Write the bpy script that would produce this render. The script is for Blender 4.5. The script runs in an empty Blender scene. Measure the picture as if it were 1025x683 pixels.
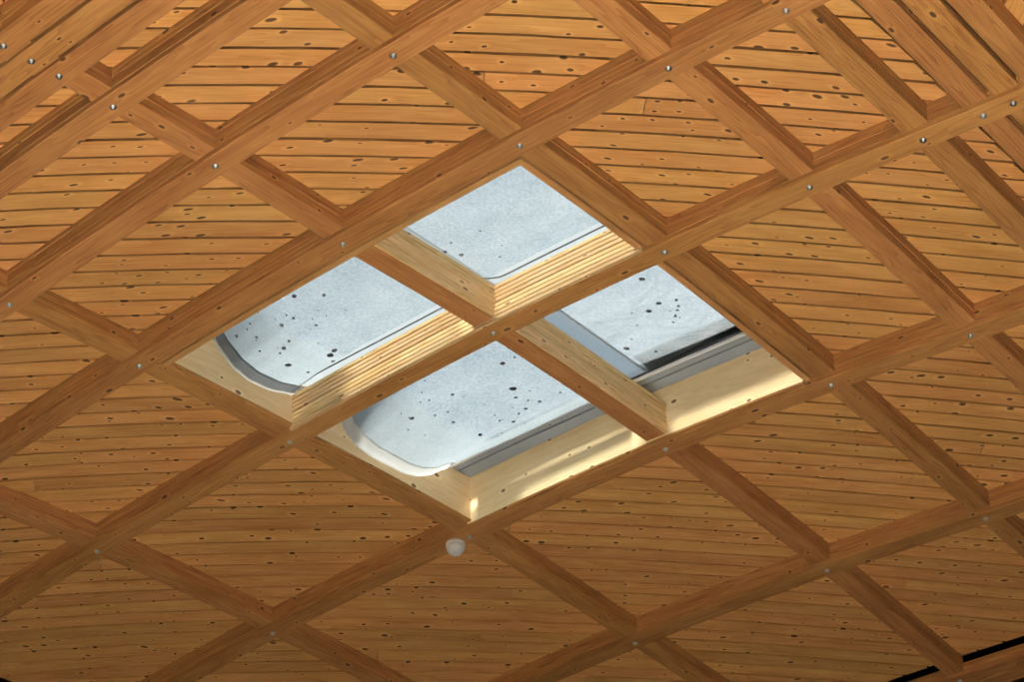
import bpy, bmesh, math, random
import numpy as np
from mathutils import Vector, Matrix

random.seed(7)
scene = bpy.context.scene
COL = scene.collection
S = 1.25                       # metres per lattice unit
CAM_H = 1.62                   # eye height
# ---------------------------------------------------------------- camera
# ceiling frame: x along the boards, y towards the viewer, z down
CAM_L = np.array([-0.59953553, 6.53764748, 4.49140535])
RIGHT = np.array([0.99588512, 0.08789285, 0.0220833])
UP = np.array([-0.03124544, 0.56174704, -0.82671881])
VIEW = np.array([0.0850679, -0.82262696, -0.56218177])
Z0 = CAM_H + S * CAM_L[2]      # height of the ceiling at the skylight


def world(p):
    return Vector((S * p[0], -S * p[1], Z0 - S * p[2]))


def wdir(d):
    return Vector((d[0], -d[1], -d[2]))


cam_data = bpy.data.cameras.new('camera')
cam_data.sensor_width = 36.0
cam_data.lens = 36.0 * 2000.0 / 1025.0
cam_data.clip_end = 200
cam = bpy.data.objects.new('camera', cam_data)
COL.objects.link(cam)
m = Matrix.Identity(4)
for i, d in enumerate((RIGHT, UP, -VIEW)):
    w_ = wdir(d)
    for r in range(3):
        m[r][i] = w_[r]
m.translation = world(CAM_L)
cam.matrix_world = m
scene.camera = cam

# ---------------------------------------------------------------- sky, added area lamp, sun, exposure
world_ = bpy.data.worlds.new('overcast_sky')
scene.world = world_
world_.use_nodes = True
bg = world_.node_tree.nodes['Background']
bg.inputs['Color'].default_value = (0.80, 0.91, 1.0, 1)
bg.inputs['Strength'].default_value = 0.64

# added area lamp above and behind the viewer; its floor bounce lights the ceiling
floor_fill = bpy.data.lights.new('added_floor_light', 'AREA')
floor_fill.shape = 'RECTANGLE'
floor_fill.size = 6.0
floor_fill.size_y = 2.6
floor_fill.energy = 5300
floor_fill.color = (1.0, 0.98, 0.95)
floor_fill.spread = math.radians(38)
dl = bpy.data.objects.new('added_floor_light', floor_fill)
COL.objects.link(dl)
dl.location = (-0.6, -9.4, 6.4)
dl.rotation_euler = (math.radians(23), 0, 0)

sun_data = bpy.data.lights.new('hazy_sun', 'SUN')
sun_data.energy = 11.0
sun_data.angle = math.radians(8)
sun_data.color = (1.0, 0.95, 0.88)
sun = bpy.data.objects.new('hazy_sun', sun_data)
COL.objects.link(sun)
sun.rotation_euler = Vector((0.62, 0.55, -0.80)).to_track_quat('-Z', 'Y').to_euler()

scene.view_settings.view_transform = 'Standard'
scene.view_settings.look = 'None'
scene.view_settings.gamma = 1.0
scene.view_settings.use_curve_mapping = False
scene.view_settings.exposure = 0.0

# ---------------------------------------------------------------- roof surface
Q = (0.024024, 0.013478, 0.000674, -0.001553, 0.001484, 0.000272, -0.000603)
D = 0.108                      # depth of a rib below the boards
T = D / 5                      # one plank of a rib
W = 0.100                      # rib width
R2 = math.sqrt(2)


def zs(x, y):
    x = min(max(x, -4.6), 4.6)
    y = min(max(y, -6.2), 3.6)
    return (Q[0]*x*x + Q[1]*y*y + Q[2]*x*y + Q[3]*x**3 + Q[4]*x*x*y + Q[5]*x*y*y + Q[6]*y**3)


def nrm(x, y):
    e = 0.01
    gx = (zs(x+e, y) - zs(x-e, y)) / (2*e)
    gy = (zs(x, y+e) - zs(x, y-e)) / (2*e)
    n = Vector((gx, gy, -1.0))
    return n.normalized()


def L3(x, y, h):
    """world point at lattice (x, y), h above the underside of the lower ribs"""
    n = nrm(x, y)
    return world((x + n.x*h, y + n.y*h, zs(x, y) + n.z*h))


def uvp(u, v, h):
    return L3((u+v)/2, (u-v)/2, h)


# ---------------------------------------------------------------- materials
def nodes_of(name):
    mt = bpy.data.materials.new(name)
    mt.use_nodes = True
    nt = mt.node_tree
    return mt, nt, nt.nodes, nt.links, nt.nodes['Principled BSDF']


def math_node(N, Lk, op, a, b=None, clamp=False):
    n = N.new('ShaderNodeMath')
    n.operation = op
    n.use_clamp = clamp
    for i, s in enumerate((a, b)):
        if s is None:
            continue
        if isinstance(s, (int, float)):
            n.inputs[i].default_value = s
        else:
            Lk.new(s, n.inputs[i])
    return n.outputs[0]


def mix_col(N, Lk, fac, a, b, mode='MIX'):
    n = N.new('ShaderNodeMix')
    n.data_type = 'RGBA'
    n.blend_type = mode
    for sock, s in ((n.inputs[0], fac), (n.inputs[6], a), (n.inputs[7], b)):
        if isinstance(s, (int, float)):
            sock.default_value = s
        elif isinstance(s, tuple):
            sock.default_value = (*s, 1)
        else:
            Lk.new(s, sock)
    return n.outputs[2]


def wood(name, light, dark, knot, knot_keep=0.5, cell=(0.17, 0.075), vary=0.25, rough=0.5, knot_size=1.0, grain=1.0):
    mt, nt, N, Lk, bs = nodes_of(name)
    uvn = N.new('ShaderNodeUVMap')
    uvn.uv_map = 'UVMap'
    oi = N.new('ShaderNodeObjectInfo')
    sep = N.new('ShaderNodeSeparateXYZ')
    Lk.new(uvn.outputs[0], sep.inputs[0])
    rnd = oi.outputs['Random']
    r1 = math_node(N, Lk, 'MULTIPLY', rnd, 91.7)
    U = math_node(N, Lk, 'ADD', sep.outputs[0], r1)
    V = math_node(N, Lk, 'ADD', sep.outputs[1], math_node(N, Lk, 'MULTIPLY', rnd, 53.3))

    def vec(a, b, c=0.0):
        cb = N.new('ShaderNodeCombineXYZ')
        for i, s in enumerate((a, b, c)):
            if isinstance(s, (int, float)):
                cb.inputs[i].default_value = s
            else:
                Lk.new(s, cb.inputs[i])
        return cb.outputs[0]
    # knots
    vo = N.new('ShaderNodeTexVoronoi')
    vo.voronoi_dimensions = '2D'
    vo.inputs['Scale'].default_value = 1.0
    Lk.new(vec(math_node(N, Lk, 'DIVIDE', U, cell[0]), math_node(N, Lk, 'DIVIDE', V, cell[1])), vo.inputs['Vector'])
    sc = N.new('ShaderNodeSeparateColor')
    Lk.new(vo.outputs['Color'], sc.inputs[0])
    keep = math_node(N, Lk, 'GREATER_THAN', sc.outputs[0], 1 - knot_keep)
    g2 = math_node(N, Lk, 'MULTIPLY', sc.outputs[1], sc.outputs[1])
    rad = math_node(N, Lk, 'ADD', math_node(N, Lk, 'MULTIPLY', g2, 0.085*knot_size), 0.058*knot_size)
    d0 = math_node(N, Lk, 'DIVIDE', vo.outputs['Distance'], rad)
    ma = N.new('ShaderNodeMapRange')
    ma.interpolation_type = 'SMOOTHSTEP'
    ma.inputs['From Min'].default_value = 1.05
    ma.inputs['From Max'].default_value = 0.68
    Lk.new(d0, ma.inputs['Value'])
    core = math_node(N, Lk, 'MULTIPLY', ma.outputs[0], keep)
    mb = N.new('ShaderNodeMapRange')
    mb.interpolation_type = 'SMOOTHSTEP'
    mb.inputs['From Min'].default_value = 2.6
    mb.inputs['From Max'].default_value = 0.9
    Lk.new(d0, mb.inputs['Value'])
    halo = math_node(N, Lk, 'MULTIPLY', mb.outputs[0], keep)
    # growth rings: long streaks that bend round the knots
    bend = math_node(N, Lk, 'MULTIPLY', halo, 0.012)
    Vb = math_node(N, Lk, 'ADD', V, bend)
    n1 = N.new('ShaderNodeTexNoise')
    n1.inputs['Scale'].default_value = 1.0
    n1.inputs['Detail'].default_value = 2.0
    Lk.new(vec(math_node(N, Lk, 'MULTIPLY', U, 0.8), math_node(N, Lk, 'MULTIPLY', Vb, 14.0), r1), n1.inputs['Vector'])
    rings = math_node(N, Lk, 'FRACT', math_node(N, Lk, 'MULTIPLY', n1.outputs[0], 11.0))
    rings = math_node(N, Lk, 'POWER', rings, 2.0)
    n2 = N.new('ShaderNodeTexNoise')
    n2.inputs['Scale'].default_value = 1.0
    n2.inputs['Detail'].default_value = 4.0
    Lk.new(vec(math_node(N, Lk, 'MULTIPLY', U, 3.0), math_node(N, Lk, 'MULTIPLY', Vb, 150.0), r1), n2.inputs['Vector'])
    n3 = N.new('ShaderNodeTexNoise')
    n3.inputs['Scale'].default_value = 1.0
    n3.inputs['Detail'].default_value = 3.0
    Lk.new(vec(math_node(N, Lk, 'MULTIPLY', U, 2.2), math_node(N, Lk, 'MULTIPLY', V, 9.0), r1), n3.inputs['Vector'])
    g = math_node(N, Lk, 'ADD', math_node(N, Lk, 'MULTIPLY', rings, 0.40*grain),
                  math_node(N, Lk, 'MULTIPLY', math_node(N, Lk, 'SUBTRACT', n2.outputs[0], 0.5), 0.9*grain))
    g = math_node(N, Lk, 'ADD', g, math_node(N, Lk, 'MULTIPLY', math_node(N, Lk, 'SUBTRACT', n3.outputs[0], 0.5), 1.3))
    g = math_node(N, Lk, 'ADD', g, 0.28, True)
    c = mix_col(N, Lk, g, light, dark)
    c = mix_col(N, Lk, math_node(N, Lk, 'MULTIPLY', halo, 0.55), c, tuple(min(1.0, 1.12*a) for a in light))
    c = mix_col(N, Lk, math_node(N, Lk, 'MULTIPLY', core, 0.92), c, knot)
    tone = math_node(N, Lk, 'MULTIPLY_ADD', math_node(N, Lk, 'FRACT', math_node(N, Lk, 'MULTIPLY', rnd, 17.0)), vary)
    tone.node.inputs[2].default_value = 1.0 - vary/2
    hs = N.new('ShaderNodeHueSaturation')
    Lk.new(tone, hs.inputs['Value'])
    Lk.new(math_node(N, Lk, 'MULTIPLY_ADD', math_node(N, Lk, 'FRACT', math_node(N, Lk, 'MULTIPLY', rnd, 41.0)), 0.010), hs.inputs['Hue'])
    hs.inputs['Hue'].links[0].from_node.inputs[2].default_value = 0.495
    Lk.new(c, hs.inputs['Color'])
    Lk.new(hs.outputs[0], bs.inputs['Base Color'])
    bs.inputs['Roughness'].default_value = rough
    bs.inputs['Specular IOR Level'].default_value = 0.13
    bp = N.new('ShaderNodeBump')
    bp.inputs['Strength'].default_value = 0.25
    bp.inputs['Distance'].default_value = 0.003
    Lk.new(g, bp.inputs['Height'])
    Lk.new(bp.outputs[0], bs.inputs['Normal'])
    return mt


def plain(name, col, rough=0.6, metal=0.0, noise=0.0, scale=30.0):
    mt, nt, N, Lk, bs = nodes_of(name)
    bs.inputs['Roughness'].default_value = rough
    bs.inputs['Metallic'].default_value = metal
    n = N.new('ShaderNodeTexNoise')
    n.inputs['Scale'].default_value = scale
    n.inputs['Detail'].default_value = 3
    tc = N.new('ShaderNodeTexCoord')
    Lk.new(tc.outputs['Object'], n.inputs['Vector'])
    lo = tuple(x*(1-noise) for x in col)
    Lk.new(mix_col(N, Lk, n.outputs[0], lo, col), bs.inputs['Base Color'])
    return mt


M_BOARD = wood('ceiling_pine', (0.63, 0.318, 0.102), (0.40, 0.155, 0.036), (0.028, 0.008, 0.003), 0.42, (0.135, 0.10), 0.30, knot_size=1.3)
M_RIB = wood('rib_pine', (0.375, 0.170, 0.052), (0.185, 0.068, 0.017), (0.035, 0.010, 0.004), 0.22, (0.18, 0.085), 0.22, grain=1.2)
M_LIP = wood('lip_pine', (0.44, 0.215, 0.075), (0.30, 0.13, 0.038), (0.07, 0.02, 0.008), 0.15, (0.20, 0.06), 0.1)
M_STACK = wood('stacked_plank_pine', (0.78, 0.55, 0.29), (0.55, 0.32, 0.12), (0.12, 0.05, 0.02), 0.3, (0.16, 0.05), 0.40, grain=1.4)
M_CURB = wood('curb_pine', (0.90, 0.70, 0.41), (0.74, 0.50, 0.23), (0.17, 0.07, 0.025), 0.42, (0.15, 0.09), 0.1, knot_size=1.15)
M_BACK = plain('roof_felt_dark', (0.010, 0.006, 0.004), 0.9, 0, 0.3, 8)
M_BLACK = plain('slot_shade_strip', (0.001, 0.001, 0.001), 1.0)  # near-black strip that paints in the shade of the open slot
M_BACK.node_tree.nodes['Principled BSDF'].inputs['Specular IOR Level'].default_value = 0.05
M_BLACK.node_tree.nodes['Principled BSDF'].inputs['Specular IOR Level'].default_value = 0.0
M_STEEL = plain('bolt_steel', (0.50, 0.50, 0.49), 0.30, 1.0, 0.3, 60)
M_ALU = plain('aluminium_frame', (0.30, 0.33, 0.35), 0.55, 0.0, 0.15, 12)
M_ALU_LIT = plain('painted_lit_aluminium', (0.95, 0.96, 0.97), 0.3, 0.0)  # whitened so the colour carries the light on the frame edge
M_RUBBER = plain('rubber_gasket', (0.012, 0.014, 0.017), 0.5)
M_DET = plain('detector_plastic', (0.92, 0.89, 0.80), 0.45, 0, 0.08, 30)
M_DET2 = plain('detector_slot_grey', (0.35, 0.32, 0.26), 0.6)
M_FLOOR = plain('pale_floor', (0.36, 0.35, 0.33), 0.7, 0, 0.1, 2)
M_WALL = plain('wall_plaster', (0.10, 0.085, 0.07), 0.8, 0, 0.1, 3)
M_DEBRIS = plain('dead_leaf_specks', (0.07, 0.075, 0.08), 0.9, 0, 0.4, 40)
M_WIRE = plain('grey_wire', (0.07, 0.075, 0.08), 0.5)


def sheet_mat(name, c1, c2, trans=0.85, clear=0.50, mott=1.0, wrinkle=0.0):
    mt, nt, N, Lk, bs = nodes_of(name)
    N.remove(bs)
    out = [n for n in N if n.type == 'OUTPUT_MATERIAL'][0]
    tc = N.new('ShaderNodeTexCoord')
    n1 = N.new('ShaderNodeTexNoise')
    n1.inputs['Scale'].default_value = 62
    n1.inputs['Detail'].default_value = 6
    n1.inputs['Roughness'].default_value = 0.72
    Lk.new(tc.outputs['Object'], n1.inputs['Vector'])
    n2 = N.new('ShaderNodeTexNoise')
    n2.inputs['Scale'].default_value = 5
    n2.inputs['Detail'].default_value = 4
    Lk.new(tc.outputs['Object'], n2.inputs['Vector'])
    f = math_node(N, Lk, 'MULTIPLY_ADD', n1.outputs[0], 2.2*mott)
    f.node.inputs[2].default_value = 0.5 - 1.1*mott
    f = math_node(N, Lk, 'ADD', f, math_node(N, Lk, 'MULTIPLY', math_node(N, Lk, 'SUBTRACT', n2.outputs[0], 0.5), 1.2*mott), True)
    c = mix_col(N, Lk, f, c1, c2)
    tr = N.new('ShaderNodeBsdfTranslucent')
    df = N.new('ShaderNodeBsdfDiffuse')
    Lk.new(c, tr.inputs[0])
    Lk.new(c, df.inputs[0])
    if wrinkle > 0:
        n4 = N.new('ShaderNodeTexNoise')
        n4.inputs['Scale'].default_value = 2.6
        n4.inputs['Detail'].default_value = 3
        n4.inputs['Distortion'].default_value = 1.5
        Lk.new(tc.outputs['Object'], n4.inputs['Vector'])
        bp = N.new('ShaderNodeBump')
        bp.inputs['Strength'].default_value = wrinkle
        bp.inputs['Distance'].default_value = 0.06
        Lk.new(n4.outputs[0], bp.inputs['Height'])
        Lk.new(bp.outputs[0], tr.inputs['Normal'])
        Lk.new(bp.outputs[0], df.inputs['Normal'])
    mx = N.new('ShaderNodeMixShader')
    mx.inputs[0].default_value = trans
    Lk.new(df.outputs[0], mx.inputs[1])
    Lk.new(tr.outputs[0], mx.inputs[2])
    tp = N.new('ShaderNodeBsdfTransparent')
    tp.inputs[0].default_value = (0.95, 0.97, 0.98, 1)
    m2 = N.new('ShaderNodeMixShader')
    at = N.new('ShaderNodeAttribute')
    at.attribute_name = 'doubled'
    Lk.new(math_node(N, Lk, 'MULTIPLY', math_node(N, Lk, 'SUBTRACT', 1.0, at.outputs['Fac']), clear), m2.inputs[0])
    c = mix_col(N, Lk, at.outputs['Fac'], c, mix_col(N, Lk, 0.55, mix_col(N, Lk, 1.0, c, (0.80, 0.80, 0.80), 'MULTIPLY'), tuple(0.43*(a+b) for a, b in zip(c1, c2))))
    Lk.new(c, tr.inputs[0])
    Lk.new(c, df.inputs[0])
    Lk.new(mx.outputs[0], m2.inputs[1])
    Lk.new(tp.outputs[0], m2.inputs[2])
    Lk.new(m2.outputs[0], out.inputs[0])
    return mt


M_SHEET = sheet_mat('mottled_sheet', (0.25, 0.295, 0.315), (0.46, 0.50, 0.51), mott=1.1)
M_SHEETW = sheet_mat('wrinkled_sheet', (0.32, 0.36, 0.38), (0.52, 0.55, 0.56), mott=1.0, wrinkle=0.8)
M_HEM = sheet_mat('white_hem', (0.48, 0.49, 0.49), (0.58, 0.59, 0.58), mott=0.4, clear=0.2)
M_SEAM = sheet_mat('pale_seam_strip', (0.36, 0.38, 0.385), (0.44, 0.46, 0.46), mott=0.5, clear=0.3)
M_FILM = sheet_mat('blue_grey_film', (0.12, 0.15, 0.18), (0.15, 0.18, 0.20), mott=0.3, clear=0.3)
M_BAND = sheet_mat('grey_edge_film', (0.08, 0.085, 0.09), (0.10, 0.105, 0.11), mott=0.3, clear=0.12)

M_GLASS, _nt, _N, _L, _bs = nodes_of('skylight_glass')
_N.remove(_bs)
_tp = _N.new('ShaderNodeBsdfTransparent')
_tp.inputs[0].default_value = (0.93, 0.96, 0.97, 1)
_gl = _N.new('ShaderNodeBsdfGlossy')
_gl.inputs['Roughness'].default_value = 0.05
_mx = _N.new('ShaderNodeMixShader')
_mx.inputs[0].default_value = 0.06
_L.new(_tp.outputs[0], _mx.inputs[1])
_L.new(_gl.outputs[0], _mx.inputs[2])
_L.new(_mx.outputs[0], [n for n in _N if n.type == 'OUTPUT_MATERIAL'][0].inputs[0])


# ---------------------------------------------------------------- building helpers
def tag(o, label, cat, group=None):
    o['label'] = label
    o['category'] = cat
    if group:
        o['group'] = group
    return o


def empty(name, loc):
    o = bpy.data.objects.new(name, None)
    o.empty_display_size = 0.1
    o.location = loc
    COL.objects.link(o)
    return o


def origin_of(parent):
    v = Vector((0, 0, 0))
    while parent is not None:
        v += parent.location
        parent = parent.parent
    return v


def mesh_obj(name, verts, faces, mat, parent=None, uvs=None, smooth=False, loc=None):
    """verts in world metres; uvs: one per face corner"""
    base = origin_of(parent)
    o_loc = Vector(loc) if loc is not None else base
    me = bpy.data.meshes.new(name)
    me.from_pydata([tuple(Vector(v) - o_loc) for v in verts], [], faces)
    if uvs is not None:
        ul = me.uv_layers.new(name='UVMap')
        flat = [c for f in uvs for p in f for c in p]
        ul.data.foreach_set('uv', flat)
    me.materials.append(mat)
    if smooth:
        me.polygons.foreach_set('use_smooth', [True]*len(me.polygons))
    me.update()
    o = bpy.data.objects.new(name, me)
    COL.objects.link(o)
    if parent is not None:
        o.parent = parent
    o.location = o_loc - base
    return o


def sweep(name, rings, mat, parent=None, smooth=False, closed=True, caps=True, uoff=0.0):
    """rings: list of rings of world points; UV u along the sweep, v round the profile (metres)"""
    n = len(rings[0])
    verts = [p for r in rings for p in r]
    faces, uvs = [], []
    us = [uoff]
    for a, b in zip(rings, rings[1:]):
        us.append(us[-1] + (Vector(b[0]) - Vector(a[0])).length)
    vs = [0.0]
    r0 = rings[len(rings)//2]
    for j in range(n):
        vs.append(vs[-1] + (Vector(r0[(j+1) % n]) - Vector(r0[j])).length)
    rng = range(n) if closed else range(n-1)
    for i in range(len(rings)-1):
        for j in rng:
            k = (j+1) % n
            faces.append((i*n+j, i*n+k, (i+1)*n+k, (i+1)*n+j))
            uvs.append(((us[i], vs[j]), (us[i], vs[j+1]), (us[i+1], vs[j+1]), (us[i+1], vs[j])))
    if caps and closed:
        e = (len(rings)-1)*n
        faces.append(tuple(range(n))[::-1])
        uvs.append([(us[0]+0.3*vs[j], vs[j]) for j in range(n)][::-1])
        faces.append(tuple(e+j for j in range(n)))
        uvs.append([(us[-1]+0.3*vs[j], vs[j]) for j in range(n)])
    o = mesh_obj(name, verts, faces, mat, parent, uvs, smooth)
    bm = bmesh.new()
    bm.from_mesh(o.data)
    bmesh.ops.recalc_face_normals(bm, faces=bm.faces)
    bm.to_mesh(o.data)
    bm.free()
    return o


def steps(a, b, d):
    n = max(1, int(math.ceil(abs(b-a)/d)))
    return [a + (b-a)*i/n for i in range(n+1)]


# a bar that follows the roof along one lattice family; c is the fixed lattice line (x-y for 'A', x+y for 'B')
def bar(name, fam, c, s0, s1, off0, off1, h0, h1, mat, parent=None, ch=0.0025, tilt=0.0, seg=0.4):
    """off0..off1: extent across (units), s0..s1: extent along (lattice coordinate), h: heights"""
    rings = []
    for s in steps(s0, s1, seg):
        cc = line_at(c, s) if isinstance(c, list) else c + tilt*s
        prof = [(off0, h1), (off0, h0+ch), (off0+ch, h0), (off1-ch, h0), (off1, h0+ch), (off1, h1)]
        r = []
        for o, h in prof:
            if fam == 'A':
                r.append(uvp(s, cc + o*R2, h))
            else:
                r.append(uvp(cc + o*R2, s, h))
        rings.append(r)
    return sweep(name, rings, mat, parent, uoff=random.random()*3)


# ---------------------------------------------------------------- the room below (outside the frame)
def quad(name, pts, mat):
    o = mesh_obj(name, pts, [tuple(range(len(pts)))], mat)
    o['kind'] = 'structure'
    return o


FX, FY0, FY1 = 14.0, -15.5, 14.0
quad('floor', [(-FX, FY0, 0), (FX, FY0, 0), (FX, FY1, 0), (-FX, FY1, 0)], M_FLOOR)
quad('wall_far', [(-FX, FY1, 0), (FX, FY1, 0), (FX, FY1, 9), (-FX, FY1, 9)], M_WALL)
quad('wall_near', [(FX, FY0, 0), (-FX, FY0, 0), (-FX, FY0, 9), (FX, FY0, 9)], M_WALL)
quad('wall_left', [(-FX, FY0, 0), (-FX, FY1, 0), (-FX, FY1, 9), (-FX, FY0, 9)], M_WALL)
quad('wall_right', [(FX, FY1, 0), (FX, FY0, 0), (FX, FY0, 9), (FX, FY1, 9)], M_WALL)

# ---------------------------------------------------------------- ceiling: dark roof skin and its boards
HB = [-1.60, 1.19]             # skylight opening, x+y
HA = [-1.19, 1.61]             # skylight opening, x-y


def roof_skin():
    us = sorted(set([-22, -16, -11, -8, -6, -4.6, -3.2, 2, 3, 4.5, 6, 9, 13, 18] + HB + [-0.7, 0.2]))
    vs = sorted(set([-18, -13, -9, -6, -4.5, -3, -2, 3.2, 4.6, 6, 8, 11, 16, 22] + HA + [-0.3, 0.6]))
    verts, faces = [], []
    idx = {}
    for i, u in enumerate(us):
        for j, v in enumerate(vs):
            for k, h in enumerate((D+0.034, D+0.12)):
                idx[i, j, k] = len(verts)
                verts.append(uvp(u, v, h))

    def solid(i, j):
        if i < 0 or j < 0 or i >= len(us)-1 or j >= len(vs)-1:
            return False
        u = 0.5*(us[i]+us[i+1])
        v = 0.5*(vs[j]+vs[j+1])
        return not (HB[0] < u < HB[1] and HA[0] < v < HA[1])
    for i in range(len(us)-1):
        for j in range(len(vs)-1):
            if not solid(i, j):
                continue
            for k in (0, 1):
                faces.append((idx[i, j, k], idx[i+1, j, k], idx[i+1, j+1, k], idx[i, j+1, k]))
            for di, dj, e in ((-1, 0, ((i, j), (i, j+1))), (1, 0, ((i+1, j), (i+1, j+1))), (0, -1, ((i, j), (i+1, j))), (0, 1, ((i, j+1), (i+1, j+1)))):
                if not solid(i+di, j+dj):
                    (a, b), (c, d) = e
                    faces.append((idx[a, b, 0], idx[c, d, 0], idx[c, d, 1], idx[a, b, 1]))
    o = mesh_obj('ceiling', verts, faces, M_BACK)
    o['kind'] = 'structure'
    return o


ceiling = roof_skin()

YK = {-14: 2.135, -10: 1.750, 0: 0.782, 8: -0.021, 20: -1.212, 30: -2.235, 60: -5.33}


def y_row(k):
    ks = sorted(YK)
    if k <= ks[0]:
        return YK[ks[0]] + (ks[0]-k)*0.0962
    for a, b in zip(ks, ks[1:]):
        if a <= k <= b:
            return YK[a] + (YK[b]-YK[a])*(k-a)/(b-a)
    return YK[ks[-1]] - (k-ks[-1])*0.103


AV_NEAR, BU_NEAR = -3.09 + 0.03, 2.936     # where the boards stop at the near bundles
AV_FAR, BU_FAR = 5.30 - 0.06, -5.30 + 0.06


def row_limits(y):
    return max(y + AV_NEAR, BU_FAR - y), min(BU_NEAR - y, AV_FAR + y)


def hole(y):
    a, b = max(-1.197 + y, -1.61 - y), min(1.625 + y, 1.195 - y)
    return a, b


def board(xa_lo, xa_hi, xb_lo, xb_hi, y_lo, y_hi):
    """one ceiling board between rows; ends may be mitred (x at the low and the high edge)"""
    gap = 0.0056
    yl, yh = y_lo + gap, y_hi - gap
    dz = random.uniform(-0.0012, 0.0012)
    prof = [(yh-0.010, 0.024), (yh-0.0004, 0.0008), (yh-0.001, 0.0), (yl+0.001, 0.0), (yl+0.0004, 0.0008), (yl+0.010, 0.024)]
    L = max(xb_lo-xa_lo, xb_hi-xa_hi)
    n = max(1, int(math.ceil(L/0.45)))
    rings = []
    for i in range(n+1):
        t = i/n
        r = []
        for y, h in prof:
            q = (y-yl)/(yh-yl)
            xa = xa_lo + (xa_hi-xa_lo)*q
            xb = xb_lo + (xb_hi-xb_lo)*q
            r.append(L3(xa + (xb-xa)*t, y, D + h + dz))
        rings.append(r)
    return sweep('ceiling_board', rings, M_BOARD, ceiling)


def run_of_boards(a_lo, a_hi, b_lo, b_hi, y_lo, y_hi):
    if max(b_lo-a_lo, b_hi-a_hi) < 0.03:
        return
    b_lo, b_hi = max(b_lo, a_lo+0.001), max(b_hi, a_hi+0.001)
    a, b = min(a_lo, a_hi), max(b_lo, b_hi)
    cuts = []
    x = a + random.uniform(1.4, 4.0)
    while x < b - 0.7:
        cuts.append(x)
        x += random.uniform(3.2, 4.2)
    cuts = [c for c in cuts if c > max(a_lo, a_hi)+0.1 and c < min(b_lo, b_hi)-0.1]
    lo = [a_lo] + cuts + [b_lo]
    hi = [a_hi] + cuts + [b_hi]
    for i in range(len(lo)-1):
        e0 = 0.0015 if i > 0 else 0
        e1 = 0.0015 if i < len(lo)-2 else 0
        board(lo[i]+e0, hi[i]+e0, lo[i+1]-e1, hi[i+1]-e1, y_lo, y_hi)


k = -22
while y_row(k+1) > -4.3:
    y_hi, y_lo = y_row(k), y_row(k+1)
    k += 1
    ll, rl = row_limits(y_lo)
    lh, rh = row_limits(y_hi)
    ll, lh, rl, rh = [min(max(q, -4.0), 4.0) for q in (ll, lh, rl, rh)]
    if rl - ll < 0.02 and rh - lh < 0.02:
        continue
    al, bl = hole(y_lo)
    ah, bh = hole(y_hi)
    if bl > al or bh > ah:
        if bl <= al:
            al = bl = 0.5*(al+bl)
        if bh <= ah:
            ah = bh = 0.5*(ah+bh)
        run_of_boards(ll, lh, al, ah, y_lo, y_hi)
        run_of_boards(bl, bh, rl, rh, y_lo, y_hi)
    else:
        run_of_boards(ll, lh, rl, rh, y_lo, y_hi)


# boards of the next roof fields beyond the near bundles: they run across, towards the viewer
def side_board(x0, x1, ya0, ya1, yb):
    gap = 0.0045
    xl, xh = x0+gap, x1-gap
    prof = [(xl, 0.02), (xl, 0.0045), (xl+0.0045, 0), (xh-0.0045, 0), (xh, 0.0045), (xh, 0.02)]
    rings = []
    for i in range(6):
        t = i/5
        r = []
        for x, h in prof:
            q = (x-xl)/(xh-xl)
            ya = ya0 + (ya1-ya0)*q
            r.append(L3(x, ya + (yb-ya)*t, D + h))
        rings.append(r)
    sweep('ceiling_board', rings, M_BOARD, ceiling)


for s in (1, -1):
    for i in range(-2, 7):
        x0 = 1.486 + 0.1005*i
        x1 = x0 + 0.1005
        y0, y1 = 3.42 - x0, 3.42 - x1
        if s == 1:
            side_board(x0, x1, y0, y1, 3.3)
        else:
            side_board(-x1, -x0, y1, y0, 3.3)

# ---------------------------------------------------------------- ribs
A_LINES = {
    -5: [(0, -3.402)],
    -4: [(0, -3.246)],
    -3: [(0, -3.09)],
    -2: [(0, -2.766)],
    -1: [(-1.612, -2.092), (-0.002, -2.109), (1.195, -2.114)],
    0: [(-1.619, -1.183), (-0.018, -1.193), (1.196, -1.201), (2.102, -1.203), (2.75, -1.196)],
    1: [(-3.364, -0.0), (-1.619, 0.01), (0.019, -0.016), (1.207, -0.01), (2.112, -0.01), (2.757, 0.001), (3.079, 0.005)],
    2: [(-3.387, 1.603), (-1.581, 1.619), (0.022, 1.609), (1.196, 1.633), (2.091, 1.659)],
    3: [(-1.61, 3.448), (-0.007, 3.46), (1.166, 3.495)],
    4: [(-0.063, 5.296)],
    5: [(0, 5.452)],
}
B_LINES = {
    -3: [(0, -5.3)],
    -2: [(-0.0, -3.364), (1.603, -3.387)],
    -1: [(-2.092, -1.612), (-1.183, -1.619), (0.01, -1.619), (1.619, -1.581), (3.448, -1.61)],
    0: [(-3.09, 0.009), (-2.768, 0.003), (-2.109, -0.002), (-1.193, -0.018), (-0.016, 0.019), (1.609, 0.022), (3.46, -0.007), (5.296, -0.063)],
    1: [(-2.114, 1.195), (-1.201, 1.196), (-0.01, 1.207), (1.633, 1.196), (3.495, 1.166)],
    2: [(-1.203, 2.102), (-0.01, 2.112), (1.659, 2.091)],
    3: [(-1.196, 2.75), (0.001, 2.757)],
    4: [(0, 3.08)],
    5: [(0, 3.239)],
    6: [(0, 3.397)],
}


def line_at(tbl, s):
    if s <= tbl[0][0]:
        return tbl[0][1]
    for (a, p), (b, q) in zip(tbl, tbl[1:]):
        if s <= b:
            return p + (q-p)*(s-a)/(b-a)
    return tbl[-1][1]


def line_mid(tbl):
    return sum(q[1] for q in tbl)/len(tbl)


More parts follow.
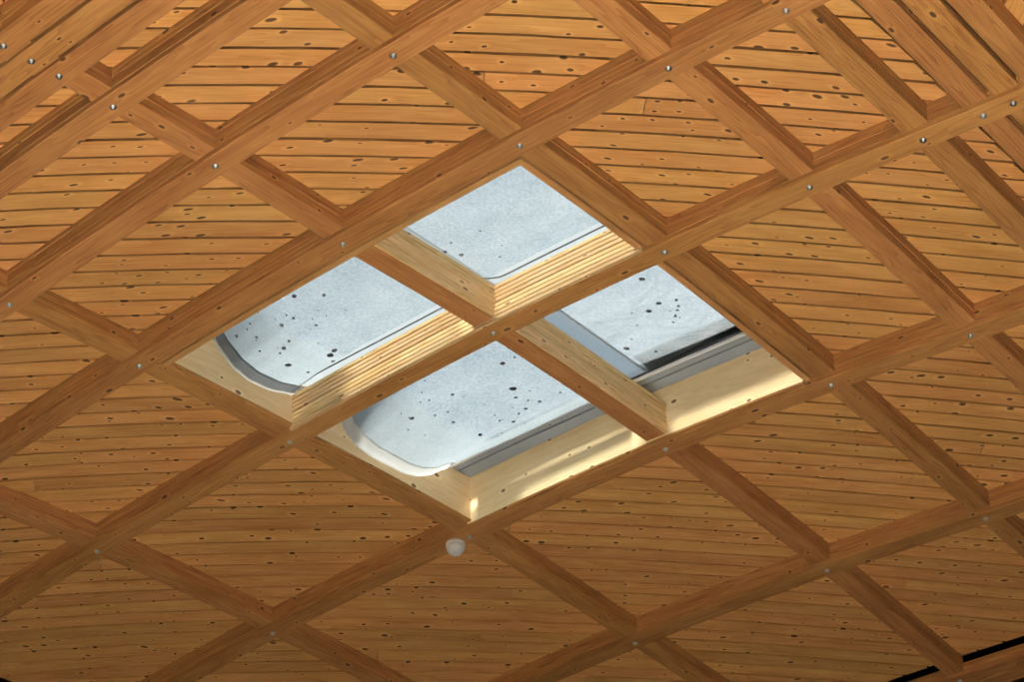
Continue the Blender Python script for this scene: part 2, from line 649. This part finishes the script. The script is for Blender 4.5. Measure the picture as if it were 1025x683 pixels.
def node(a, b):
    u, v = line_mid(B_LINES[b]), line_mid(A_LINES[a])
    for _ in range(6):
        v = line_at(A_LINES[a], u)
        u = line_at(B_LINES[b], v)
    return u, v


A_LABEL = {
    -5: 'outermost of three bolted ribs lying side by side, farthest from the skylight',
    -4: 'middle one of three bolted plank ribs lying side by side with dark gaps',
    -3: 'bolted rib of the triple bundle that directly borders the boarded field with the skylight',
    -2: 'single bolted lower rib running close beside the bolted triple bundle',
    -1: 'bolted lower rib halfway between the skylight and the single rib beside the bolted bundle',
    0: 'bolted lower rib framing the skylight on the side facing away from the metal rail',
    1: 'bolted lower rib crossing the middle of the skylight with pale stacked planks',
    2: 'lower rib under the grey metal rail of the skylight, carrying the white smoke detector',
    3: 'bolted lower rib between the smoke detector rib and the rib with the black slot',
    4: 'bolted rib with a long black slot between it and the ceiling boards',
    5: 'rib lying directly behind the bolted rib that has the black slot',
}
B_LABEL = {
    -3: 'upper crossing rib with a black slot at the edge of the dark boarded field',
    -2: 'upper crossing rib, next one past the skylight edge with the sagging white sheet hems',
    -1: 'upper crossing rib along the skylight edge where both sagging sheet hems hang',
    0: 'upper crossing rib through the middle of the skylight, ending at the bolted triple bundle',
    1: 'upper crossing rib framing the skylight opposite the sagging sheet hems',
    2: 'upper crossing rib between the skylight frame rib and the rib beside the unbolted bundle',
    3: 'single upper crossing rib running close beside the bundle of ribs without bolts',
    4: 'upper rib of the unbolted triple bundle bordering the boards along a thin black gap',
    5: 'middle rib of the unbolted triple bundle that passes above the lower ribs',
    6: 'outermost rib of the unbolted triple bundle, next to boards running the other way',
}

# one bolt, shared mesh: washer and domed head hanging under a rib
bm = bmesh.new()
prof = [(0.0, -0.0165), (0.006, -0.0158), (0.0105, -0.0130), (0.0125, -0.0085), (0.0130, -0.004), (0.0185, -0.0035), (0.0185, 0.001), (0.0, 0.001)]
seg = 14
rows = []
for r, z in prof:
    if r == 0:
        rows.append([bm.verts.new((0, 0, z))])
    else:
        rows.append([bm.verts.new((r*math.cos(2*math.pi*i/seg), r*math.sin(2*math.pi*i/seg), z)) for i in range(seg)])
for a, b in zip(rows, rows[1:]):
    for i in range(seg):
        j = (i+1) % seg
        if len(a) == 1:
            bm.faces.new((a[0], b[j], b[i]))
        elif len(b) == 1:
            bm.faces.new((a[i], a[j], b[0]))
        else:
            bm.faces.new((a[i], a[j], b[j], b[i]))
bmesh.ops.recalc_face_normals(bm, faces=bm.faces)
BOLT = bpy.data.meshes.new('bolt')
bm.to_mesh(BOLT)
bm.free()
BOLT.transform(Matrix.Scale(0.85, 4))
BOLT.materials.append(M_STEEL)
for p in BOLT.polygons:
    p.use_smooth = True


def add_bolt(parent, u, v):
    o = bpy.data.objects.new('bolt', BOLT)
    COL.objects.link(o)
    o.parent = parent
    x, y = (u+v)/2, (u-v)/2
    n = wdir(nrm(x, y))
    o.location = uvp(u, v, 0.0) - origin_of(parent)
    o.rotation_mode = 'QUATERNION'
    o.rotation_quaternion = Vector((0, 0, 1)).rotation_difference(n)


def make_rib(fam, key, s0, s1):
    c = (A_LINES if fam == 'A' else B_LINES)[key]
    mid = 0.5*(s0+s1)
    cm = line_at(c, mid)
    loc = uvp(mid, cm, 0) if fam == 'A' else uvp(cm, mid, 0)
    root = empty('roof_rib', loc)
    tag(root, (A_LABEL if fam == 'A' else B_LABEL)[key], 'roof beam',
        'lower timber ribs with bolts' if fam == 'A' else 'upper crossing timber ribs')
    first = 0 if fam == 'A' else 1
    bundle = key in ((-5, -4, -3, 4, 5, 6) if fam == 'A' else (-5, -4, -3, 4, 5, 6))
    hw = 0.047 if bundle else W/2
    slot = (fam == 'A' and key == 4) or (fam == 'B' and key == -3)
    for i in range(first, 5):
        j0, j1 = (random.uniform(-0.0022, 0.0022) for _ in range(2))
        if i == first:
            j0 = j1 = 0
        sh = 0.0
        if slot and i >= 3:
            # the upper planks stand back and leave a slot, its darkness painted by a black strip
            sh = 0.035
        a0 = -hw + j0 + (sh if fam == 'A' else 0)
        a1 = hw + j1 - (sh if fam == 'B' else 0)
        pl = bar('plank', fam, c, s0, s1, a0, a1, i*T + 0.0006, (i+1)*T - 0.0002 + (0.01 if i == 4 else 0), M_RIB, root,
            ch=0.003 if i == first else 0.0016)
        if i == first:
            bottom = pl
    if slot:
        if fam == 'A':
            bar('slot_shade_strip', fam, c, s0, s1, -hw+0.004, -hw+0.034, 3*T+0.001, D+0.03, M_BLACK, root)
        else:
            bar('slot_shade_strip', fam, c, s0, s1, hw-0.034, hw-0.004, 3*T+0.001, D+0.03, M_BLACK, root)
    # inside the skylight opening the two middle ribs show pale planks, stacked higher than elsewhere
    def jit():
        return random.uniform(0.0, 0.0045)
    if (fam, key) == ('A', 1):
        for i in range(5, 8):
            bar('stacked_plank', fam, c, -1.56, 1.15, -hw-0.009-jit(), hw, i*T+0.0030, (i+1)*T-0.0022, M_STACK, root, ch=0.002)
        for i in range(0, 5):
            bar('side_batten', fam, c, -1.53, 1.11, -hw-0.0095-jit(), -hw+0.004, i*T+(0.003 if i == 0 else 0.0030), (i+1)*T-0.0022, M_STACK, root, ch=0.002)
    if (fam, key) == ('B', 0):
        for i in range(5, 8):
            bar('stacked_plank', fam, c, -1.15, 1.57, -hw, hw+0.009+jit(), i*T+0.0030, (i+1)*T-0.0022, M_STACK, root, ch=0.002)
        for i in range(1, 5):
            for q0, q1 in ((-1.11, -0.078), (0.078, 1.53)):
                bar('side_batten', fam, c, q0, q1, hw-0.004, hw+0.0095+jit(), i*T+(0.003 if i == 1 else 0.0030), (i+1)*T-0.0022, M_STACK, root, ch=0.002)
    return bottom


A_RIBS, B_RIBS = {}, {}
for key in A_LINES:
    A_RIBS[key] = make_rib('A', key, -5.75, 4.3)
for key in B_LINES:
    B_RIBS[key] = make_rib('B', key, -4.3, 5.75)
for a in A_LINES:
    for b in B_LINES:
        u, v = node(a, b)
        x, y = (u+v)/2, (u-v)/2
        if abs(x) > 2.9 or y > 2.3 or y < -3.2:
            continue
        add_bolt(A_RIBS[a], u, v)

# spacer blocks that close the gaps of the bundles where ribs cross
for b in (-2, -1, 0, 1, 2, 3):
    for a in (-5, -4):
        u, v = node(a, b)
        bar('spacer_block', 'A', 0.5*(A_LINES[a][0][1]+A_LINES[a+1][0][1]), u-0.09, u+0.09, -0.0085, 0.0085, 0.012, D, M_RIB, A_RIBS[a].parent)
for a in (-2, -1, 0, 1, 2, 3):
    for b in (4, 5):
        u, v = node(a, b)
        bar('spacer_block', 'B', 0.5*(B_LINES[b][0][1]+B_LINES[b+1][0][1]), v-0.09, v+0.09, -0.0085, 0.0085, T+0.012, D, M_RIB, B_RIBS[b].parent)

# ---------------------------------------------------------------- skylight: curb boards, metal frame, glass
sky = empty('window_1', uvp(0, 0.2, 0.27))
sky['kind'] = 'structure'
sky['label'] = 'square roof skylight divided into four openings by crossing timber ribs'
LT = 0.022                                        # curb board thickness
HC = 0.26                                         # curb height
hw = W/2
for fam, ln, side, s0, s1, far in (('A', 0, 1, -1.545, 1.125, False), ('A', 2, -1, -1.508, 1.075, True),
                                   ('B', -1, 1, -1.125, 1.57, True), ('B', 1, -1, -1.125, 1.57, False)):
    c = (A_LINES if fam == 'A' else B_LINES)[ln]
    o0, o1 = (hw+0.001, hw+0.001+LT) if side > 0 else (-hw-0.001-LT, -hw-0.001)
    hb = 0.006 if fam == 'A' else T + 0.005
    if not far:
        g0, g1 = (hw+0.014, hw+0.043) if side > 0 else (-hw-0.043, -hw-0.014)
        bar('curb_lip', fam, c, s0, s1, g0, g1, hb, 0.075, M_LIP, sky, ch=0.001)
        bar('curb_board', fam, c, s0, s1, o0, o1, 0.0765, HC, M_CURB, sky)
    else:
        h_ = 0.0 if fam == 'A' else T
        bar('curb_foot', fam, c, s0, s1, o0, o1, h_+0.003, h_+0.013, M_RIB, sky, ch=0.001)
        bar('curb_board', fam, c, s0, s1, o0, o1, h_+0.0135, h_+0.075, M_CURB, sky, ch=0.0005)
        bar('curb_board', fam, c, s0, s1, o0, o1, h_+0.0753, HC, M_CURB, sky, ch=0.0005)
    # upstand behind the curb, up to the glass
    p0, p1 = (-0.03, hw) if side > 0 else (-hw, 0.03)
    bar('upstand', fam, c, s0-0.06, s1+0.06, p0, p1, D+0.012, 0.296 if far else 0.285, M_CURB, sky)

# metal soffit frame above the curb under the glass
fr = empty('metal_frame', Vector((0, 0, 0)))
fr.parent = sky
fr.location = uvp(0, 1.42, HC) - origin_of(sky)


def soffit(name, v0, v1, h0, h1, mat, s0=-1.52, s1=1.12):
    vm = 0.5*(v0+v1)
    return bar(name, 'A', vm, s0, s1, -(v1-v0)/2/R2, (v1-v0)/2/R2, h0, h1, mat, fr, ch=0.001, tilt=0.007)


soffit('frame_flat', 1.425, 1.56, HC+0.002, HC+0.04, M_ALU)
soffit('frame_groove', 1.405, 1.430, HC+0.010, HC+0.04, M_RUBBER)
soffit('frame_flat', 1.345, 1.410, HC+0.002, HC+0.04, M_ALU)
soffit('frame_lip', 1.328, 1.346, HC-0.006, HC+0.03, M_ALU_LIT)
soffit('frame_flat', 1.312, 1.330, HC+0.006, HC+0.038, M_RUBBER)
soffit('gasket', 1.18, 1.314, HC+0.026, HC+0.038, M_RUBBER, 0.12, 1.12)
soffit('frame_clip', 1.334, 1.344, HC-0.006, HC+0.0, M_ALU_LIT, -1.50, -1.44)
# glass over everything
gv = [uvp(u, v, 0.30) for u, v in ((-1.62, -1.22), (1.22, -1.22), (1.22, 1.68), (-1.62, 1.68))]
gt = [uvp(u, v, 0.306) for u, v in ((-1.62, -1.22), (1.22, -1.22), (1.22, 1.68), (-1.62, 1.68))]
mesh_obj('glass_pane', gv+gt, [(3, 2, 1, 0), (4, 5, 6, 7), (0, 1, 5, 4), (1, 2, 6, 5), (2, 3, 7, 6), (3, 0, 4, 7)], M_GLASS, sky)


# ---------------------------------------------------------------- translucent sheets under the glass
def interp(tbl, x):
    if x <= tbl[0][0]:
        return tbl[0][1]
    for (a, p), (b, q) in zip(tbl, tbl[1:]):
        if x <= b:
            t = (x-a)/(b-a)
            t0 = t*t*(3-2*t)*0.35 + t*0.65
            return p + (q-p)*t0
    return tbl[-1][1]


RIM_L = [(-1.12, 0.40), (-0.90, 0.34), (-0.76, 0.28), (-0.72, 0.254), (-0.667, 0.212), (-0.558, 0.160), (-0.435, 0.138), (-0.271, 0.146), (-0.106, 0.180), (-0.02, 0.20)]
RIM_B = [(0.06, 0.34), (0.20, 0.28), (0.30, 0.22), (0.336, 0.186), (0.376, 0.140), (0.466, 0.10), (0.602, 0.082), (0.879, 0.088), (1.0, 0.110), (1.113, 0.152), (1.258, 0.236), (1.31, 0.262)]


def sheet(name, label, rim, u0, u1, v0, v1, flat, mat, keep, nu=26, nv=30):
    """height: the sag of the rim fades from the u0 edge inwards to a shallow sag"""
    def hgt(u, v):
        if rim is None:
            s = (v-v0)/(v1-v0)
            t = (u-u0)/(u1-u0)
            return flat - 0.035*math.sin(math.pi*s)*math.sin(math.pi*min(1, max(0, t)))
        t = (u-u0)/(u1-u0)
        return flat + (interp(rim, v) - flat)*(1 - keep*min(1, 2.6*t)) - 0.01*math.sin(math.pi*t)
    root = empty(name, uvp(0.5*(u0+u1), 0.5*(v0+v1), flat))
    tag(root, label, 'skylight sheet', 'four pale sheets under the skylight glass')

    def grid(nm, ua, ub, va, vb, n, m_, mt, dh=0.0, th=0.004, taper=0.0, dbl=0.0):
        verts, faces = [], []
        for k in (0, 1):
            for i in range(n+1):
                for j in range(m_+1):
                    u = ua + (ub-ua)*i/n
                    v = va + (vb - taper*(u-ua) - va)*j/m_
                    verts.append(uvp(u, v, hgt(u, v) + dh + k*th))
        q = (n+1)*(m_+1)
        for i in range(n):
            for j in range(m_):
                a, b = i*(m_+1)+j, (i+1)*(m_+1)+j
                faces.append((a, a+1, b+1, b))
        o = mesh_obj(nm, verts[:q], faces, mt, root, smooth=True)
        # the cloth lies double along the hems at the curb and at the rail
        at = o.data.attributes.new('doubled', 'FLOAT', 'POINT')
        vals = []
        for i in range(n+1):
            for j in range(m_+1):
                u = ua + (ub-ua)*i/n
                a = min(1.0, max(0.0, (dbl - (u-ua))/0.10)) if dbl > 0 else 0.0
                b = 1.0 if (dbl > 0 and vb > 1.0 and j >= m_-2) else 0.0
                vals.append(max(a, b))
        at.data.foreach_set('value', vals)
        return o
    return root, hgt, grid


def tube(name, pts, rad, mat, parent, seg=10):
    rings = []
    for i, p in enumerate(pts):
        d = (Vector(pts[min(i+1, len(pts)-1)]) - Vector(pts[max(i-1, 0)])).normalized()
        a = d.cross(Vector((0, 0, 1))).normalized()
        b = a.cross(d).normalized()
        rings.append([Vector(p) + rad*(math.cos(2*math.pi*k/seg)*a + math.sin(2*math.pi*k/seg)*b) for k in range(seg)])
    return sweep(name, rings, mat, parent, smooth=True)


F = 2000.0


def ray_h(px, py, hf):
    """pixel to lattice (u, v) on the sheet whose height function is hf"""
    d = (RIGHT*(px-512.5) - UP*(py-341.5))/F + VIEW
    h = 0.2
    for _ in range(12):
        s = 8.0
        for _ in range(14):
            p = CAM_L + s*d
            x, y = p[0], p[1]
            s -= (p[2] - zs(x, y) + h)/(d[2] - 0.02*d[0])
        p = CAM_L + s*d
        u, v = p[0]+p[1], p[0]-p[1]
        h = 0.5*h + 0.5*hf(u, v)
    return u, v, h


def debris(root, hf, spots):
    bmv, bmf = [], []
    for px, py, r in spots:
        u, v, h = ray_h(px, py, hf)
        rr = r/253.0
        n = 9
        base = len(bmv)
        ph = random.random()*6
        rads = [rr*random.uniform(0.75, 1.2) for _ in range(n)]
        for k, dh in ((0, -0.0045), (1, -0.001)):
            for i in range(n):
                a = 2*math.pi*i/n
                dx, dy = rads[i]*1.25*math.cos(a), rads[i]*1.05*math.sin(a)
                bmv.append(uvp(u+dx+dy, v+dx-dy, hf(u+dx+dy, v+dx-dy) + dh))
        bmf.append(tuple(base+i for i in range(n)))
        for i in range(n):
            j = (i+1) % n
            bmf.append((base+i, base+j, base+n+j, base+n+i))
    o = mesh_obj('specks', bmv, bmf, M_DEBRIS, root)
    o['kind'] = 'stuff'
    return o


def small_specks(n, box):
    return [(random.uniform(box[0], box[2]), random.uniform(box[1], box[3]), random.choice((0.5, 0.6, 0.8))) for _ in range(n)]


def gutter(name, hf, ua, ub, vs, depth, mat, parent, n=8):
    """the rolled hem: a soft gutter between the curb and the sheet edge"""
    rings = []
    for v in vs:
        r = []
        for k in range(n+1):
            t = k/n
            u = ua + (ub-ua)*t
            r.append(uvp(u, v, hf(u, v) - depth*math.sin(math.pi*t) + 0.004*(1-t)))
        rings.append(r)
    return sweep(name, rings, mat, parent, smooth=True, closed=False)


def wire(parent, s0, s1, bent):
    pts = []
    for s in steps(s0, s1, 0.05):
        bend = -0.08*math.exp(-((s-0.04)/0.07)**2) if bent else 0
        pts.append(uvp(s, -0.112 + bend, 0.189 if bent else 0.190 + 0.004*math.sin(3*s)))
    return tube('edge_wire', pts, 0.0042, M_WIRE, parent, 8)


# left opening
rt, hf, gr = sheet('translucent_sheet', 'pale spotted sheet with a dark grey band along its sagging edge', RIM_L, -1.52, 0.05, -1.12, -0.118, 0.235, M_SHEET, 0.75)
gr('sheet_cloth', -1.44, -0.16, -1.12, -0.112, 40, 30, M_SHEET, dbl=0.42)
gr('edge_band', -1.505, -1.425, -1.12, -0.06, 4, 34, M_BAND, dh=-0.002)
gr('hem_strip', -1.42, -0.16, -0.112, 0.02, 20, 4, M_SEAM)
gutter('rolled_hem', hf, -1.535, -1.497, steps(-1.12, -0.05, 0.03), 0.012, M_HEM, rt)
debris(rt, hf, [(297, 296, 2.2), (284, 325, 1.8), (286, 348, 2), (290, 365, 2.6), (291, 341, 1.2), (336, 350, 2.8), (332, 355, 3.2), (335, 361, 1.6), (326, 295, 1.6), (296, 318, 1.3),
                (318, 325, 1.2), (259, 337, 1.1), (240, 336, 1.2), (282, 353, 1), (262, 351, 1), (310, 372, 1.2)] + small_specks(14, (250, 305, 350, 350)))
wire(rt, -1.50, -0.16, 0)
# top opening
rt, hf, gr = sheet('translucent_sheet', 'pale mottled sheet nearly free of specks, opposite the wrinkled one across the bolted rib', None, 0.04, 1.13, -1.13, -0.118, 0.215, M_SHEET, 0)
gr('sheet_cloth', 0.05, 1.13, -1.13, -0.112, 20, 22, M_SHEET)
gr('hem_strip', 0.05, 1.13, -0.112, 0.02, 20, 4, M_SEAM)
tube('rolled_hem', [uvp(0.05, v, hf(0.05, v)) for v in steps(-1.12, 0.0, 0.06)], 0.006*S, M_HEM, rt)
debris(rt, hf, [(446, 252, 1.6), (462, 255, 1.9), (452, 243, 1.0)] + small_specks(4, (440, 230, 520, 260)))
wire(rt, 0.06, 1.12, 1)
# bottom opening
rt, hf, gr = sheet('translucent_sheet', 'pale speckled sheet with a thick rolled white hem hanging against the curb', RIM_B, -1.52, 0.05, 0.02, 1.31, 0.255, M_SHEET, 0.8)
gr('sheet_cloth', -1.43, -0.16, 0.03, 1.325, 40, 34, M_SHEET, dbl=0.42)
gutter('rolled_hem', hf, -1.53, -1.425, steps(0.03, 1.28, 0.03), 0.022, M_HEM, rt)
debris(rt, hf, [(503, 363, 2.4), (513, 388, 3), (516, 397, 1.6), (540, 401, 1.8), (526, 408, 1.6), (514, 421, 1.8), (481, 434, 2.2), (453, 394, 1.6), (413, 418, 1.8), (454, 422, 1.4),
                (519, 413, 1.2), (500, 420, 1.1), (550, 375, 1), (528, 400, 1), (430, 400, 1), (515, 357, 1.2), (560, 392, 1.2)] + small_specks(22, (400, 380, 560, 440)))
# right opening
rt, hf, gr = sheet('translucent_sheet', 'pale wrinkled sheet meeting the metal rail at a black wedge of gasket', None, 0.10, 1.13, 0.02, 1.31, 0.262, M_SHEETW, 0)
gr('sheet_cloth', 0.12, 1.13, 0.02, 1.31, 22, 26, M_SHEETW, taper=0.11)
gr('edge_band', -0.14, 0.125, 0.02, 1.31, 5, 20, M_FILM, dh=0.006)
tube('rolled_hem', [uvp(0.12, v, hf(0.12, v)) for v in steps(0.02, 1.29, 0.06)], 0.006*S, M_HEM, rt)
debris(rt, hf, [(641, 279, 2.4), (658, 303, 2.4), (648, 311, 2.4), (626, 348, 2.6), (655, 351, 1.4), (675, 300, 1.4), (677, 306, 1.5), (676, 310, 1.2), (674, 316, 1.2), (672, 322, 1.0)] + small_specks(6, (600, 300, 690, 350)))

# ---------------------------------------------------------------- smoke detector under the rib
u, v = -1.70, line_at(A_LINES[2], -1.70)
det = empty('smoke_detector', uvp(u, v, 0.0))
tag(det, 'round off-white smoke detector hanging under a timber rib below the skylight corner', 'smoke detector')
axis = wdir(nrm((u+v)/2, (u-v)/2))


def lathe(name, prof, mat, parent, seg=28):
    bm = bmesh.new()
    rows = []
    for r, z in prof:
        if r == 0:
            rows.append([bm.verts.new((0, 0, z))])
        else:
            rows.append([bm.verts.new((r*math.cos(2*math.pi*i/seg), r*math.sin(2*math.pi*i/seg), z)) for i in range(seg)])
    for a, b in zip(rows, rows[1:]):
        for i in range(seg):
            j = (i+1) % seg
            if len(a) == 1:
                bm.faces.new((a[0], b[j], b[i]))
            elif len(b) == 1:
                bm.faces.new((a[i], a[j], b[0]))
            else:
                bm.faces.new((a[i], a[j], b[j], b[i]))
    bmesh.ops.recalc_face_normals(bm, faces=bm.faces)
    me = bpy.data.meshes.new(name)
    bm.to_mesh(me)
    bm.free()
    me.materials.append(mat)
    for p in me.polygons:
        p.use_smooth = True
    o = bpy.data.objects.new(name, me)
    COL.objects.link(o)
    o.parent = parent
    o.rotation_mode = 'QUATERNION'
    o.rotation_quaternion = Vector((0, 0, 1)).rotation_difference(axis)
    return o


lathe('mounting_base', [(0, 0), (0.0547, 0.0000), (0.0570, -0.0046), (0.0570, -0.0182), (0.0524, -0.0217), (0, -0.019)], M_DET, det)
lathe('sensor_gap', [(0, -0.018), (0.0490, -0.0205), (0.0490, -0.0274), (0, -0.024)], M_DET2, det)
lathe('sensor_body', [(0, -0.023), (0.0524, -0.0262), (0.0536, -0.0319), (0.0502, -0.0456), (0.0422, -0.0593), (0.0308, -0.0684), (0.0137, -0.0718), (0, -0.0635)], M_DET, det)
